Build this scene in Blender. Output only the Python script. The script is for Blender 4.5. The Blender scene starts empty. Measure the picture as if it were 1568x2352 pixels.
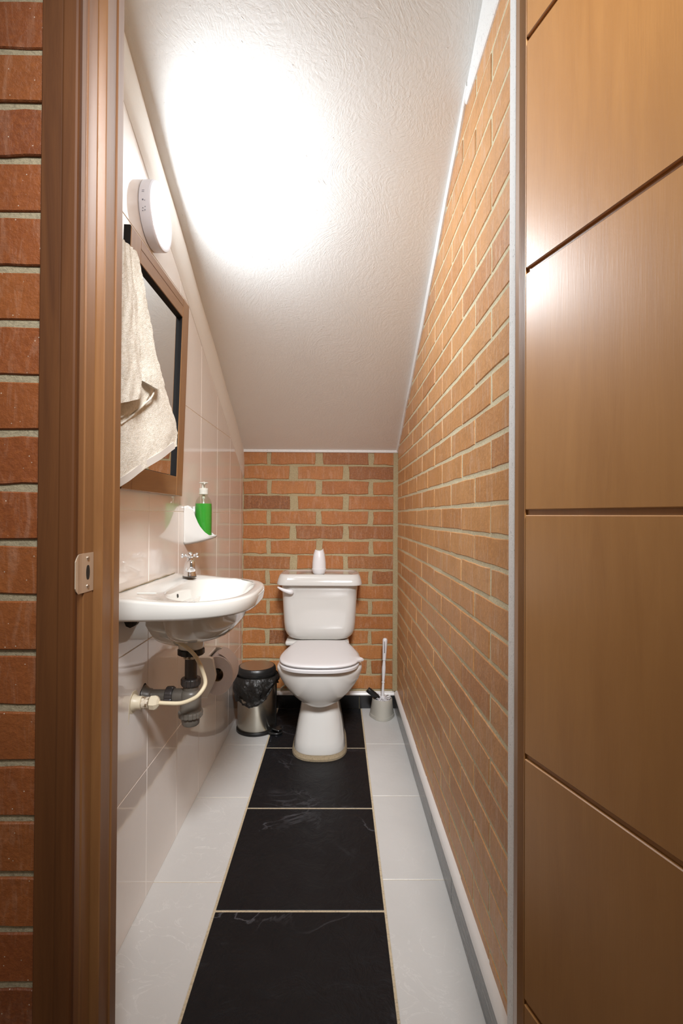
import bpy, bmesh, math, random
from mathutils import Vector, Matrix, noise

# ------------------------------------------------------------------ camera
S = bpy.context.scene
COL = S.collection
FPX = 1140.0
_a, _p, _r = 8/FPX, 9/FPX, .0057
_F = Vector((math.sin(_a)*math.cos(_p), math.cos(_a)*math.cos(_p), math.sin(_p)))
_R = _F.cross(Vector((0, 0, 1))).normalized()
_U = _R.cross(_F)
_R2 = _R*math.cos(_r) + _U*math.sin(_r)
_U2 = -_R*math.sin(_r) + _U*math.cos(_r)
cd = bpy.data.cameras.new('camera'); cam = bpy.data.objects.new('camera', cd); COL.objects.link(cam)
cd.sensor_fit = 'VERTICAL'; cd.sensor_height = 36; cd.sensor_width = 24
cd.lens = 36*FPX/2352; cd.clip_start = .01
cam.matrix_world = Matrix(((_R2.x, _U2.x, -_F.x, 0), (_R2.y, _U2.y, -_F.y, 0), (_R2.z, _U2.z, -_F.z, 1.04), (0, 0, 0, 1)))
S.camera = cam

# ------------------------------------------------------------------ light, exposure
LAMP_POWER = 2.9          # watts radiated by the wall lamp
LAMP_SPREAD = 180
# added fill light behind the camera, brightens the room through the doorway
hl = bpy.data.lights.new('added_fill_light', 'AREA'); hl.shape = 'DISK'; hl.size = .45; hl.energy = 4.9; hl.color = (.97, .98, 1.0); hl.spread = math.radians(62)
ho = bpy.data.objects.new('added_fill_light', hl); COL.objects.link(ho); ho.location = (.15, -.25, 2.30)
ho.rotation_euler = (Vector((-.12, 2.1, .40))-Vector((.15, -.25, 2.30))).to_track_quat('-Z', 'Y').to_euler()
W = bpy.data.worlds.new('hall_ambient'); S.world = W; W.use_nodes = True
W.node_tree.nodes['Background'].inputs['Color'].default_value = (1, .86, .72, 1)
W.node_tree.nodes['Background'].inputs['Strength'].default_value = .10
S.view_settings.view_transform = 'Standard'; S.view_settings.look = 'None'
S.view_settings.gamma = 1; S.view_settings.use_curve_mapping = False
S.view_settings.exposure = 1.18
S.cycles.use_denoising = True
S.cycles.max_bounces = 12; S.cycles.diffuse_bounces = 8; S.cycles.glossy_bounces = 5
S.cycles.transmission_bounces = 8; S.cycles.transparent_max_bounces = 8
S.cycles.caustics_reflective = False; S.cycles.caustics_refractive = False
S.cycles.sample_clamp_indirect = 6
rnd = random.Random(7)

# ------------------------------------------------------------------ materials
def mat(name, color, rough=.5, metal=0, coat=0, coat_rough=.05, trans=0, ior=None, spec=None, emis=None, estr=0, sss=0):
    m = bpy.data.materials.new(name); m.use_nodes = True
    b = m.node_tree.nodes['Principled BSDF']
    b.inputs['Base Color'].default_value = (*color, 1); b.inputs['Roughness'].default_value = rough
    b.inputs['Metallic'].default_value = metal; b.inputs['Coat Weight'].default_value = coat
    b.inputs['Coat Roughness'].default_value = coat_rough; b.inputs['Transmission Weight'].default_value = trans
    if ior: b.inputs['IOR'].default_value = ior
    if spec is not None: b.inputs['Specular IOR Level'].default_value = spec
    if emis: b.inputs['Emission Color'].default_value = (*emis, 1); b.inputs['Emission Strength'].default_value = estr
    if sss:
        b.inputs['Subsurface Weight'].default_value = sss; b.inputs['Subsurface Radius'].default_value = (.01, .01, .01)
    return m
def N(m, t, **kw):
    n = m.node_tree.nodes.new(t)
    for k, v in kw.items():
        if k in n.inputs: n.inputs[k].default_value = v
        else: setattr(n, k, v)
    return n
def L(m, a, b): m.node_tree.links.new(a, b)
def bsdf(m): return m.node_tree.nodes['Principled BSDF']
def vec(m, scale=(1, 1, 1), rand=0.0):
    tc = N(m, 'ShaderNodeTexCoord'); mp = N(m, 'ShaderNodeMapping'); mp.inputs['Scale'].default_value = scale
    if rand:
        oi = N(m, 'ShaderNodeObjectInfo'); mu = N(m, 'ShaderNodeMath', operation='MULTIPLY'); mu.inputs[1].default_value = rand
        L(m, oi.outputs['Random'], mu.inputs[0])
        ad = N(m, 'ShaderNodeVectorMath', operation='ADD'); L(m, tc.outputs['Object'], ad.inputs[0]); L(m, mu.outputs[0], ad.inputs[1])
        L(m, ad.outputs[0], mp.inputs['Vector'])
    else: L(m, tc.outputs['Object'], mp.inputs['Vector'])
    return mp.outputs['Vector']
def noi(m, v, scale, detail=4, rough=.55, dist=0):
    n = N(m, 'ShaderNodeTexNoise'); n.inputs['Scale'].default_value = scale; n.inputs['Detail'].default_value = detail
    n.inputs['Roughness'].default_value = rough; n.inputs['Distortion'].default_value = dist; L(m, v, n.inputs['Vector'])
    return n.outputs['Fac']
def ramp(m, fac, stops):
    r = N(m, 'ShaderNodeValToRGB'); e = r.color_ramp.elements
    while len(e) > 1: e.remove(e[-1])
    e[0].position = stops[0][0]; c = stops[0][1]; e[0].color = (*c, 1) if len(c) == 3 else c
    for p, c in stops[1:]:
        q = e.new(p); q.color = (*c, 1)
    L(m, fac, r.inputs['Fac']); return r.outputs['Color']
def mix(m, fac, a, b, mode='MIX'):
    x = N(m, 'ShaderNodeMix', data_type='RGBA', blend_type=mode)
    for s, v in ((x.inputs[0], fac), (x.inputs[6], a), (x.inputs[7], b)):
        if isinstance(v, (int, float)): s.default_value = v
        elif isinstance(v, tuple): s.default_value = (*v, 1)
        else: L(m, v, s)
    return x.outputs[2]
def bump(m, h, dist, strength=1, prev=None):
    b = N(m, 'ShaderNodeBump'); b.inputs['Distance'].default_value = dist; b.inputs['Strength'].default_value = strength
    L(m, h, b.inputs['Height'])
    if prev: L(m, prev, b.inputs['Normal'])
    L(m, b.outputs[0], bsdf(m).inputs['Normal']); return b.outputs[0]
G = lambda v: (v, v, v)

def brick_mat(name, c_lo, c_mid, c_hi, chalk, gloss):
    m = mat(name, c_mid, gloss)
    v = vec(m, (1, 1, 1), 37.0)
    oi = N(m, 'ShaderNodeObjectInfo')
    base = ramp(m, oi.outputs['Random'], [(0, c_lo), (.12, c_mid), (.55, c_hi), (.8, c_mid), (.93, c_hi), (1, c_lo)])
    n1 = noi(m, v, 14, 5, .6)
    c = mix(m, ramp(m, n1, [(.35, G(0)), (.75, G(.55))]), base, tuple(x*.72 for x in c_mid))
    n2 = noi(m, v, 130, 3, .7)
    c = mix(m, ramp(m, n2, [(.45, G(0)), (.9, G(.5))]), c, tuple(min(1, x*1.5) for x in c_hi))
    vs = vec(m, (6, 1, 1), 11.0)
    n3 = noi(m, vs, 9, 6, .7, 1.2)
    c = mix(m, ramp(m, n3, [(.50, G(0)), (.78, G(chalk))]), c, (.68, .50, .37))
    vo = N(m, 'ShaderNodeTexVoronoi'); vo.inputs['Scale'].default_value = 75; L(m, v, vo.inputs['Vector'])
    c = mix(m, ramp(m, vo.outputs['Distance'], [(.03, G(.6)), (.09, G(0))]), c, (.75, .68, .55))
    L(m, c, bsdf(m).inputs['Base Color'])
    b1 = bump(m, noi(m, v, 55, 6, .65), .0022)
    bump(m, n2, .0007, 1, b1)
    return m
M = {}
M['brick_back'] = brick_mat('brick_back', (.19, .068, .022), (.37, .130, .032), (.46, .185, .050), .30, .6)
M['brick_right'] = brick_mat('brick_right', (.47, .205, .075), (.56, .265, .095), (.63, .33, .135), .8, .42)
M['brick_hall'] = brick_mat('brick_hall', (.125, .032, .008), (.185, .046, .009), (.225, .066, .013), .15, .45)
def mortar_mat(name, c1, c2):
    m = mat(name, c1, .9); v = vec(m)
    c = mix(m, noi(m, v, 35, 6, .7), c1, c2)
    c = mix(m, ramp(m, noi(m, v, 220, 2), [(.3, G(.45)), (.5, G(0))]), c, tuple(x*.45 for x in c1))
    L(m, c, bsdf(m).inputs['Base Color']); b = bump(m, noi(m, v, 120, 6, .75), .003); return m
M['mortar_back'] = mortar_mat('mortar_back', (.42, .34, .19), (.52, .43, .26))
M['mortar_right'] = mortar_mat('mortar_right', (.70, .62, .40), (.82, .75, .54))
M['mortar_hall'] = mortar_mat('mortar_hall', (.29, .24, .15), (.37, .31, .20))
def plaster_mat():
    m = mat('ceiling_plaster', (.83, .82, .80), .72)
    v = vec(m, (1, 1, 1)); 
    n = noi(m, v, 5, 2, .5)
    # brushed strokes: stretched noise on distorted coordinates
    ad = N(m, 'ShaderNodeVectorMath', operation='ADD')
    nt = N(m, 'ShaderNodeTexNoise'); nt.inputs['Scale'].default_value = 4.0; nt.inputs['Detail'].default_value = 1; L(m, v, nt.inputs['Vector'])
    sc = N(m, 'ShaderNodeVectorMath', operation='SCALE'); sc.inputs['Scale'].default_value = .55; L(m, nt.outputs['Color'], sc.inputs[0])
    L(m, v, ad.inputs[0]); L(m, sc.outputs[0], ad.inputs[1])
    mp = N(m, 'ShaderNodeMapping'); mp.inputs['Scale'].default_value = (1, .33, .33); mp.inputs['Rotation'].default_value = (0, 0, .5); L(m, ad.outputs[0], mp.inputs['Vector'])
    s1 = noi(m, mp.outputs[0], 130, 4, .62, .4)
    s2 = noi(m, v, 60, 4, .6, 1.5)
    vo = N(m, 'ShaderNodeTexVoronoi'); vo.inputs['Scale'].default_value = 26; L(m, ad.outputs[0], vo.inputs['Vector'])
    sp = ramp(m, vo.outputs['Distance'], [(.0, G(1)), (.10, G(0))])
    b1 = bump(m, s1, .0010); b2 = bump(m, s2, .0009, 1, b1); bump(m, sp, .0008, 1, b2)
    return m
M['plaster'] = plaster_mat()
M['plaster_smooth'] = mat('smooth_plaster', (.84, .81, .76), .6)
m = M['plaster_smooth']; v = vec(m); b1 = bump(m, noi(m, v, 40, 4), .001)
M['white_paint'] = mat('rough_white_paint', (.88, .88, .87), .6)
m = M['white_paint']; v = vec(m); bump(m, noi(m, v, 260, 5, .7), .0016)
L(m, ramp(m, noi(m, v, 180, 3, .8), [(.28, (.45, .44, .43)), (.40, (.88, .88, .87))]), bsdf(m).inputs['Base Color'])
def tile_wall():
    m = mat('glazed_wall_tile', (.84, .775, .72), .07, spec=.6, coat=.35, coat_rough=.03); v = vec(m, (1, 1, 1), 9)
    bump(m, noi(m, v, 9, 2), .0006); return m
M['wall_tile'] = tile_wall()
M['wall_grout'] = mat('wall_grout', (.90, .86, .78), .6)
M['floor_grout'] = mortar_mat('floor_grout', (.60, .49, .33), (.74, .63, .44))
def floor_tile(name, c1, c2, vein, vs, rough, b):
    m = mat(name, c1, rough); v = vec(m, (1, 1, 1), 21)
    c = mix(m, noi(m, v, 5, 5, .6), c1, c2)
    nn = noi(m, v, vs, 9, .55, 2.2)
    veins = ramp(m, nn, [(.485, G(0)), (.500, G(1)), (.515, G(0))])
    msk = ramp(m, noi(m, v, 3.2, 2), [(.48, G(0)), (.66, G(1))])
    c = mix(m, mix(m, 1.0, veins, msk, 'MULTIPLY'), c, vein)
    sp = N(m, 'ShaderNodeTexVoronoi'); sp.inputs['Scale'].default_value = 30; L(m, v, sp.inputs['Vector'])
    L(m, c, bsdf(m).inputs['Base Color'])
    h = noi(m, v, 16, 7, .6, .8)
    bump(m, h, b); return m
M['black_tile'] = floor_tile('black_slate_tile', (.0050, .0050, .0062), (.0105, .0102, .0120), (.085, .085, .095), 2.6, .50, .006)
bsdf(M['black_tile']).inputs['Specular IOR Level'].default_value = .28
M['grey_tile'] = floor_tile('grey_stone_tile', (.60, .60, .585), (.70, .70, .68), (.80, .80, .78), 7.0, .36, .0012)
M['skirt_tile'] = floor_tile('dark_skirting_tile', (.010, .010, .011), (.02, .02, .022), (.06, .06, .06), 4, .22, .001)
def skirt_grey():
    m = mat('streaked_grey_skirting', (.12, .125, .13), .22); v = vec(m, (2, .5, 9))
    c = ramp(m, noi(m, v, 16, 6, .65, .4), [(.3, (.055, .058, .062)), (.55, (.17, .175, .18)), (.8, (.28, .285, .29))])
    L(m, c, bsdf(m).inputs['Base Color']); return m
M['skirt_grey'] = skirt_grey()
M['white_trim'] = mat('white_trim', (.85, .84, .82), .35)
def wood(name, a, b, c, rough, coat, gz=.10, scale=60, band=5, spec=.5, bmp=.00012):
    m = mat(name, a, rough, coat=coat, coat_rough=.34, spec=spec); v = vec(m, (1, 1, gz))
    n1 = noi(m, v, scale, 5, .65, .6); n2 = noi(m, v, band, 3, .5, .5)
    x = mix(m, ramp(m, n1, [(.3, G(0)), (.7, G(1))]), a, b)
    x = mix(m, ramp(m, n2, [(.35, G(0)), (.72, G(.7))]), x, c)
    L(m, x, bsdf(m).inputs['Base Color'])
    v2 = vec(m, (1, 1, .05)); bump(m, noi(m, v2, 420, 3, .6), bmp); return m
M['door_wood'] = wood('varnished_door_veneer', (.33, .150, .040), (.27, .115, .028), (.38, .18, .055), .36, 1.0, .12, 50, 4, .6, .00016)
M['frame_wood'] = wood('varnished_frame_wood', (.24, .105, .034), (.14, .052, .017), (.30, .145, .05), .32, .9, .06, 45, 12, .6)
M['casing_wood'] = wood('shaded_casing_wood', (.10, .036, .010), (.055, .018, .005), (.14, .052, .015), .6, 0, .06, 45, 12, .2)  # frame wood again, shade of the unlit casing put into its colour
M['mirror_wood'] = wood('mirror_frame_wood', (.30, .15, .055), (.22, .10, .034), (.36, .19, .08), .4, .2, .10, 60, 8)
def wood_y(src, name):
    m = src.copy(); m.name = name
    for n in m.node_tree.nodes:
        if n.type == 'MAPPING':
            s = n.inputs['Scale'].default_value; n.inputs['Scale'].default_value = (1, min(s[2], .3), 1)
    return m
M['mirror_wood_h'] = wood_y(M['mirror_wood'], 'mirror_frame_wood_horizontal')
M['black_trim'] = mat('black_painted_wood', (.010, .009, .009), .6, spec=.15)
M['mirror_glass'] = mat('mirror_glass', (.86, .88, .87), .01, metal=1)
M['china'] = mat('white_china', (.66, .65, .62), .12, coat=.6, coat_rough=.03)
M['china_basin'] = mat('basin_china', (.66, .65, .61), .10, coat=.6, coat_rough=.03)
M['seat_plastic'] = mat('seat_plastic', (.65, .635, .635), .28)
M['white_plastic'] = mat('white_plastic', (.78, .77, .78), .3)
M['lamp_plastic'] = mat('lamp_plastic', (.80, .80, .86), .35)
M['lamp_emit'] = mat('lamp_diffuser', (.9, .9, .9), .4, emis=(.93, .965, 1.0), estr=9)
M['dark_mark'] = mat('dark_mark', (.18, .19, .24), .6)
M['chrome'] = mat('chrome', (.82, .82, .84), .07, metal=1)
M['steel'] = mat('brushed_steel', (.70, .66, .57), .27, metal=1)
M['lid_steel'] = mat('lid_steel', (.60, .53, .45), .35, metal=1)
M['plate_metal'] = mat('strike_plate_metal', (.72, .60, .46), .36, metal=.55)
M['black_plastic'] = mat('black_plastic', (.010, .010, .010), .35)
M['bag'] = mat('black_bag_film', (.012, .011, .010), .22)
m = M['bag']; v = vec(m); bump(m, noi(m, v, 38, 5, .6, 1.0), .008)
M['pipe_grey'] = mat('grey_pipe_plastic', (.135, .12, .10), .38)
M['pipe_dark'] = mat('dark_pipe_plastic', (.055, .048, .046), .42)
M['hose'] = mat('cream_hose', (.72, .62, .43), .4)
M['valve'] = mat('cream_valve_plastic', (.70, .62, .46), .4)
M['old_brass'] = mat('tarnished_brass', (.42, .34, .24), .45)
m = M['old_brass']; v = vec(m); L(m, ramp(m, noi(m, v, 90, 4), [(.35, (.15, .09, .04)), (.5, (.66, .58, .46))]), bsdf(m).inputs['Base Color'])
M['soap'] = mat('green_soap', (.045, .36, .04), .12, sss=.1)
M['clear'] = mat('clear_plastic', (.95, .95, .92), .06)
m = M['clear']; tp = N(m, 'ShaderNodeBsdfTransparent'); tp.inputs[0].default_value = (.90, .91, .86, 1); gl = N(m, 'ShaderNodeBsdfGlossy'); gl.inputs['Roughness'].default_value = .08
lw = N(m, 'ShaderNodeLayerWeight'); lw.inputs['Blend'].default_value = .3; mx = N(m, 'ShaderNodeMixShader')
pw = N(m, 'ShaderNodeMath', operation='POWER'); pw.inputs[1].default_value = 2.5; L(m, lw.outputs['Facing'], pw.inputs[0])
pm = N(m, 'ShaderNodeMath', operation='MULTIPLY_ADD'); pm.inputs[1].default_value = .45; pm.inputs[2].default_value = .05; L(m, pw.outputs[0], pm.inputs[0])
L(m, pm.outputs[0], mx.inputs[0]); L(m, tp.outputs[0], mx.inputs[1]); L(m, gl.outputs[0], mx.inputs[2]); L(m, mx.outputs[0], m.node_tree.nodes['Material Output'].inputs['Surface'])
M['pump'] = mat('pump_plastic', (.80, .80, .72), .35, trans=.15)
M['paper'] = mat('tissue_paper', (.62, .57, .57), .9)
m = M['paper']; v = vec(m); bump(m, noi(m, v, 260, 3), .0008)
M['core'] = mat('cardboard_core', (.20, .14, .08), .9)
M['brush_holder'] = mat('beige_grey_plastic', (.48, .46, .40), .38)
def towel_mat():
    m = mat('terry_towel', (.80, .74, .64), .95); v = vec(m)
    c = mix(m, ramp(m, noi(m, v, 130, 4, .7), [(.3, G(0)), (.7, G(1))]), (.66, .60, .49), (.86, .81, .72))
    L(m, c, bsdf(m).inputs['Base Color'])
    b1 = bump(m, noi(m, v, 520, 3, .7), .0022); bump(m, noi(m, v, 150, 3), .0009, 1, b1); return m
M['towel'] = towel_mat()
M['hem'] = mat('towel_hem', (.56, .52, .47), .8)
M['putty'] = mortar_mat('putty', (.27, .21, .125), (.40, .32, .21))
M['hole'] = mat('dark_hole', (.02, .015, .01), .8)

# ------------------------------------------------------------------ mesh helpers
class MB:
    def __init__(s): s.v = []; s.f = []
    def add(s, vs, fs):
        o = len(s.v); s.v += [tuple(p) for p in vs]; s.f += [tuple(i+o for i in f) for f in fs]; return s
    def box(s, x0, x1, y0, y1, z0, z1, bev=0, mtx=None, seg=1):
        bm = bmesh.new(); bmesh.ops.create_cube(bm, size=1)
        for p in bm.verts: p.co = Vector(((x0+x1)/2+p.co.x*(x1-x0), (y0+y1)/2+p.co.y*(y1-y0), (z0+z1)/2+p.co.z*(z1-z0)))
        if bev: bmesh.ops.bevel(bm, geom=bm.edges[:], offset=bev, segments=seg, affect='EDGES', profile=.5)
        if mtx: bm.transform(mtx)
        bm.verts.index_update(); s.add([p.co[:] for p in bm.verts], [[q.index for q in f.verts] for f in bm.faces]); bm.free(); return s
    def loft(s, rings, cap0=True, cap1=True, closed=True):
        n = len(rings[0]); vs = [p for r in rings for p in r]; fs = []
        for i in range(len(rings)-1):
            for j in range(n if closed else n-1):
                k = (j+1) % n
                fs.append((i*n+j, i*n+k, (i+1)*n+k, (i+1)*n+j))
        if cap0: fs.append(tuple(reversed(range(n))))
        if cap1: fs.append(tuple(range((len(rings)-1)*n, len(rings)*n)))
        return s.add(vs, fs)
    def lathe(s, prof, c=(0, 0, 0), n=40, axis='Z', cap0=True, cap1=True, rfn=None):
        rings = []
        for r, h in prof:
            ring = []
            for i in range(n):
                t = 2*math.pi*i/n; rr = r*(rfn(t, h) if rfn else 1)
                a, b = rr*math.cos(t), rr*math.sin(t)
                if axis == 'Z': p = (c[0]+a, c[1]+b, c[2]+h)
                elif axis == 'X': p = (c[0]+h, c[1]+a, c[2]+b)
                else: p = (c[0]+a, c[1]+h, c[2]-b)
                ring.append(p)
            rings.append(ring)
        return s.loft(rings, cap0, cap1)
    def tube(s, pts, r, n=12, smooth=6):
        P = [Vector(p) for p in pts]; rs = r if isinstance(r, (list, tuple)) else [r]*len(P)
        if smooth and len(P) > 2:
            Q, q = [], []
            for i in range(len(P)-1):
                p0, p1, p2, p3 = P[max(i-1, 0)], P[i], P[i+1], P[min(i+2, len(P)-1)]
                for k in range(smooth):
                    t = k/smooth
                    Q.append(.5*((2*p1)+(p2-p0)*t+(2*p0-5*p1+4*p2-p3)*t*t+(3*p1-p0-3*p2+p3)*t**3)); q.append(rs[i]*(1-t)+rs[i+1]*t)
            Q.append(P[-1]); q.append(rs[-1]); P, rs = Q, q
        rings = []; up = None
        for i, p in enumerate(P):
            d = (P[min(i+1, len(P)-1)]-P[max(i-1, 0)]).normalized()
            if up is None: up = d.orthogonal().normalized()
            up = (up-d*up.dot(d)).normalized(); w = d.cross(up)
            rings.append([p+(up*math.cos(2*math.pi*k/n)+w*math.sin(2*math.pi*k/n))*rs[i] for k in range(n)])
        return s.loft(rings)
    def prism(s, poly, f0, f1):
        n = len(poly); a = [f0(p) for p in poly]; b = [f1(p) for p in poly]
        return s.loft([a, b])
def link(name, mb, material, parent=None, loc=(0, 0, 0), smooth=None, mtx=None):
    me = bpy.data.meshes.new(name)
    lx = Vector(loc)
    pl = Vector(parent['_o']) if parent is not None and '_o' in parent else Vector((0, 0, 0))
    off = lx if parent is None else pl
    me.from_pydata([tuple(Vector(p)-off) for p in mb.v], [], mb.f); me.validate()
    bm = bmesh.new(); bm.from_mesh(me); bmesh.ops.recalc_face_normals(bm, faces=bm.faces); bm.to_mesh(me); bm.free()
    me.materials.append(material)
    if smooth is not None:
        me.polygons.foreach_set('use_smooth', [True]*len(me.polygons)); me.set_sharp_from_angle(angle=math.radians(smooth))
    o = bpy.data.objects.new(name, me); COL.objects.link(o)
    if parent is None: o.location = lx; o['_o'] = tuple(lx)
    else: o.parent = parent; o['_o'] = tuple(pl)
    return o
def tag(o, label, cat, group=None, kind=None):
    o['label'] = label; o['category'] = cat
    if group: o['group'] = group
    if kind: o['kind'] = kind
    return o
def thing(name, label, cat, loc, group=None, kind=None):
    o = bpy.data.objects.new(name, None); o.empty_display_size = .05; COL.objects.link(o); o.location = loc; o['_o'] = tuple(loc)
    return tag(o, label, cat, group, kind)

def lerp_tab(x, tab):
    if x <= tab[0][0]: return tab[0][1]
    for (a, b), (c, d) in zip(tab, tab[1:]):
        if x <= c: return b+(d-b)*(x-a)/(c-a)
    return tab[-1][1]

# ------------------------------------------------------------------ room numbers
XL, XR, YB = -.516, .325, 2.70            # tiled wall, brick wall, back wall
YF = .845                                 # inner face of the door wall
ceil_z = lambda y: 1.395+.507*(2.70-y)
tile_z = lambda y: 1.262+.507*(2.685-y)

# ------------------------------------------------------------------ floor
floor = link('floor', MB().box(-1.6, 1.6, -1.6, 2.86, -.08, -.0012), M['floor_grout'], loc=(0, 0, 0))
tag(floor, 'tiled floor with a black centre strip between pale grey tiles', 'floor', kind='structure')
def tile_obj(name, x0, x1, y0, y1, z0, z1, m, parent, bev=.0015):
    return link(name, MB().box(x0, x1, y0, y1, z0, z1, bev), m, parent)
g = .0030
for a, b in zip([2.694, 2.232, 1.774, 1.315, .857, .40], [2.232, 1.774, 1.315, .857, .40, -.05]):
    tile_obj('floor_tile', -.319+g, .131-g, b+g, a-g, -.012, 0, M['black_tile'], floor)['label'] = 'black slate floor tile'
for ys, xs in (([2.70, 2.259, 1.84, 1.418, .996, .574, .15], (-.600, -.319)), ([2.70, 2.274, 1.853, 1.428, 1.003, .578, .15], (.131, .345))):
    for a, b in zip(ys, ys[1:]):
        tile_obj('floor_tile', xs[0]+g, xs[1]-g, b+.0012, a-.0012, -.012, 0, M['grey_tile'], floor, .001)['label'] = 'pale grey floor tile'
for i in range(4):
    for j in range(7):
        x = -1.55+.45*j
        if i < 1 and -.7 < x+.2 < .4: continue
        tile_obj('floor_tile', x+.002, x+.448, .15-.45*i-.447, .15-.45*i-.002, -.012, 0, M['grey_tile'], floor, .001)

# ------------------------------------------------------------------ bricks
def brick_mesh(w, h, d, seed, rag):
    r = random.Random(seed); pts = []
    nx, nz = 4, 2
    for i in range(nx): pts.append((-w/2+w*i/nx, -h/2))
    for i in range(nz): pts.append((w/2, -h/2+h*i/nz))
    for i in range(nx): pts.append((w/2-w*i/nx, h/2))
    for i in range(nz): pts.append((-w/2, h/2-h*i/nz))
    out, inn, back = [], [], []
    for x, z in pts:
        jx, jz = r.uniform(-rag, rag), r.uniform(-rag, rag)
        sx = (x+jx)*1; sz = (z+jz)
        back.append((sx, d, sz)); out.append((sx, .0018, sz))
        inn.append((sx-math.copysign(.0018, x) if abs(x) > w/2-.001 else sx, 0, sz-math.copysign(.0018, z) if abs(z) > h/2-.001 else sz))
    mb = MB().loft([back, out, inn])
    me = bpy.data.meshes.new('brick'); me.from_pydata([tuple(p) for p in mb.v], [], mb.f)
    bm = bmesh.new(); bm.from_mesh(me); bmesh.ops.recalc_face_normals(bm, faces=bm.faces); bm.to_mesh(me); bm.free()
    return me
_bm = {}
def brick(parent, m, w, h, rag, pos, rot, tilt=0):
    k = (round(w, 3), round(h, 4), rag, rnd.randrange(4), m.name)
    if k not in _bm:
        _bm[k] = brick_mesh(w, h, .03, hash(k[:4]) & 0xffff, rag); _bm[k].materials.append(m)
    o = bpy.data.objects.new('brick', _bm[k]); COL.objects.link(o); o.parent = parent
    o.location = pos; o.rotation_euler = (rnd.uniform(-.004, .004), tilt, rot+rnd.uniform(-.004, .004)); return o

# back wall
wb = link('wall_back', MB().box(-.70, .45, YB+.0035, YB+.16, -.08, 1.52), M['mortar_back'])
tag(wb, 'short red brick wall behind the toilet with pale mortar joints', 'wall', kind='structure')
U = .000634; X0 = lambda u: (540+u/3.733-776)/1140*2.70
rowA = [(72, 270), (303, 690), (746, 1138), (1180, 1370)]; rowB = [(72, 466), (530, 922), (975, 1370)]
for r in range(17):
    zc = 1.389-.0343-.0811*r
    if zc < .09: continue
    for a, b in (rowA if r % 2 == 0 else rowB):
        a += rnd.uniform(-6, 6) if a > 80 else 0; b += rnd.uniform(-6, 6)
        w = X0(b)-X0(a)
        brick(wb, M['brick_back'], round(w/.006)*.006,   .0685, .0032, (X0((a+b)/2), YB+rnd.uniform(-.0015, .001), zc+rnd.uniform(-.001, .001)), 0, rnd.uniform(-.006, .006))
link('edge_strip', MB().box(-.516, .325, YB-.008, YB+.01, 1.384, 1.40, .003), M['white_paint'], wb)
link('corner_mortar', MB().box(.300, .330, YB-.004, YB+.01, .09, 1.386, .003), M['mortar_back'], wb)

# right wall
wr = link('wall_right', MB().box(XR+.0018, XR+.14, .87, 2.86, -.08, 2.40), M['mortar_right'])
tag(wr, 'long orange brick wall on the right side with thin mortar joints', 'wall', kind='structure')
zl = []
k = 20
lines = [(1.068+.0699*i if i >= 0 else 1.068+.0674*i) for i in range(-15, 16)]
for i, z0 in enumerate(lines[:-1]):
    idx = i-15; z1 = lines[i+1]; h = z1-z0-.0095
    zc = (z0+z1)/2
    if z1 < .10: continue
    if zc > 2.10: continue
    even = idx % 2 == 0
    edges = [.872]+[1.057+.1235*(2*q+(1 if even else 0)) for q in range(0, 8)]
    edges = [e for e in edges if e < 2.66]+[2.70]
    for a, b in zip(edges, edges[1:]):
        if b-a < .03 or zc-h/2 > ceil_z(a)+.01: continue
        w = b-a-.0095
        top = z1
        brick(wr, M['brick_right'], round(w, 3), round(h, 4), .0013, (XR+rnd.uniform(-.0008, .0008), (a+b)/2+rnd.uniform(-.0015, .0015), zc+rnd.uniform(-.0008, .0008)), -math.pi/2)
link('plaster_band', MB().box(XR-.006, XR+.02, .87, 1.262, 2.094, 2.42, .003), M['white_paint'], wr)
# plaster bead along the sloping top edge of the bricks
mb = MB(); rings = []
for i in range(19):
    y = 1.24+(2.70-1.24)*i/18
    d = .012+.018*math.sin(math.pi*min(1, i/14))+.004*math.sin(i*1.7)
    zc = ceil_z(y)
    rings.append([(XR+.02, y, zc+.03), (XR-.009, y, zc+.03), (XR-.009, y, zc-d*.7), (XR-.005, y, zc-d), (XR+.02, y, zc-d)])
link('plaster_bead', mb.loft(rings), M['white_paint'], wr)

# left wall : tiles clipped by the sloping line
wl = link('wall_left', MB().prism([(.80, -.08), (2.86, -.08), (2.86, ceil_z(2.86)+.05), (.80, ceil_z(.80)+.05)], lambda p: (XL-.14, p[0], p[1]), lambda p: (XL-.0014, p[0], p[1])), M['wall_grout'])
tag(wl, 'glossy pinkish white tiled wall on the left side', 'wall', kind='structure')
def clip(poly, f):
    out = []
    for i, p in enumerate(poly):
        q = poly[(i+1) % len(poly)]; a, b = f(p), f(q)
        if a >= 0: out.append(p)
        if (a >= 0) != (b >= 0):
            t = a/(a-b); out.append((p[0]+(q[0]-p[0])*t, p[1]+(q[1]-p[1])*t))
    return out
ty = [.845, 1.109, 1.361, 1.613, 1.867, 2.119, 2.371, 2.623, 2.70]; tz = [0.0, .349, .700, 1.051, 1.409, 1.76, 2.11]
for y0, y1 in zip(ty, ty[1:]):
    for z0, z1 in zip(tz, tz[1:]):
        p = clip([(y0+.001, z0+.001), (y1-.001, z0+.001), (y1-.001, z1-.001), (y0+.001, z1-.001)], lambda q: tile_z(q[0])-q[1])
        if len(p) < 3: continue
        cy = sum(q[0] for q in p)/len(p); cz = sum(q[1] for q in p)/len(p)
        sh = lambda q, s=.0009: (q[0]+math.copysign(min(s, abs(cy-q[0])), cy-q[0]), q[1]+math.copysign(min(s, abs(cz-q[1])), cz-q[1]))
        pi = [sh(q) for q in p]
        link('wall_tile', MB().loft([[(XL-.006, *q) for q in p], [(XL-.0009, *q) for q in p], [(XL, *q) for q in pi]]), M['wall_tile'], wl)
rings = []
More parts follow.
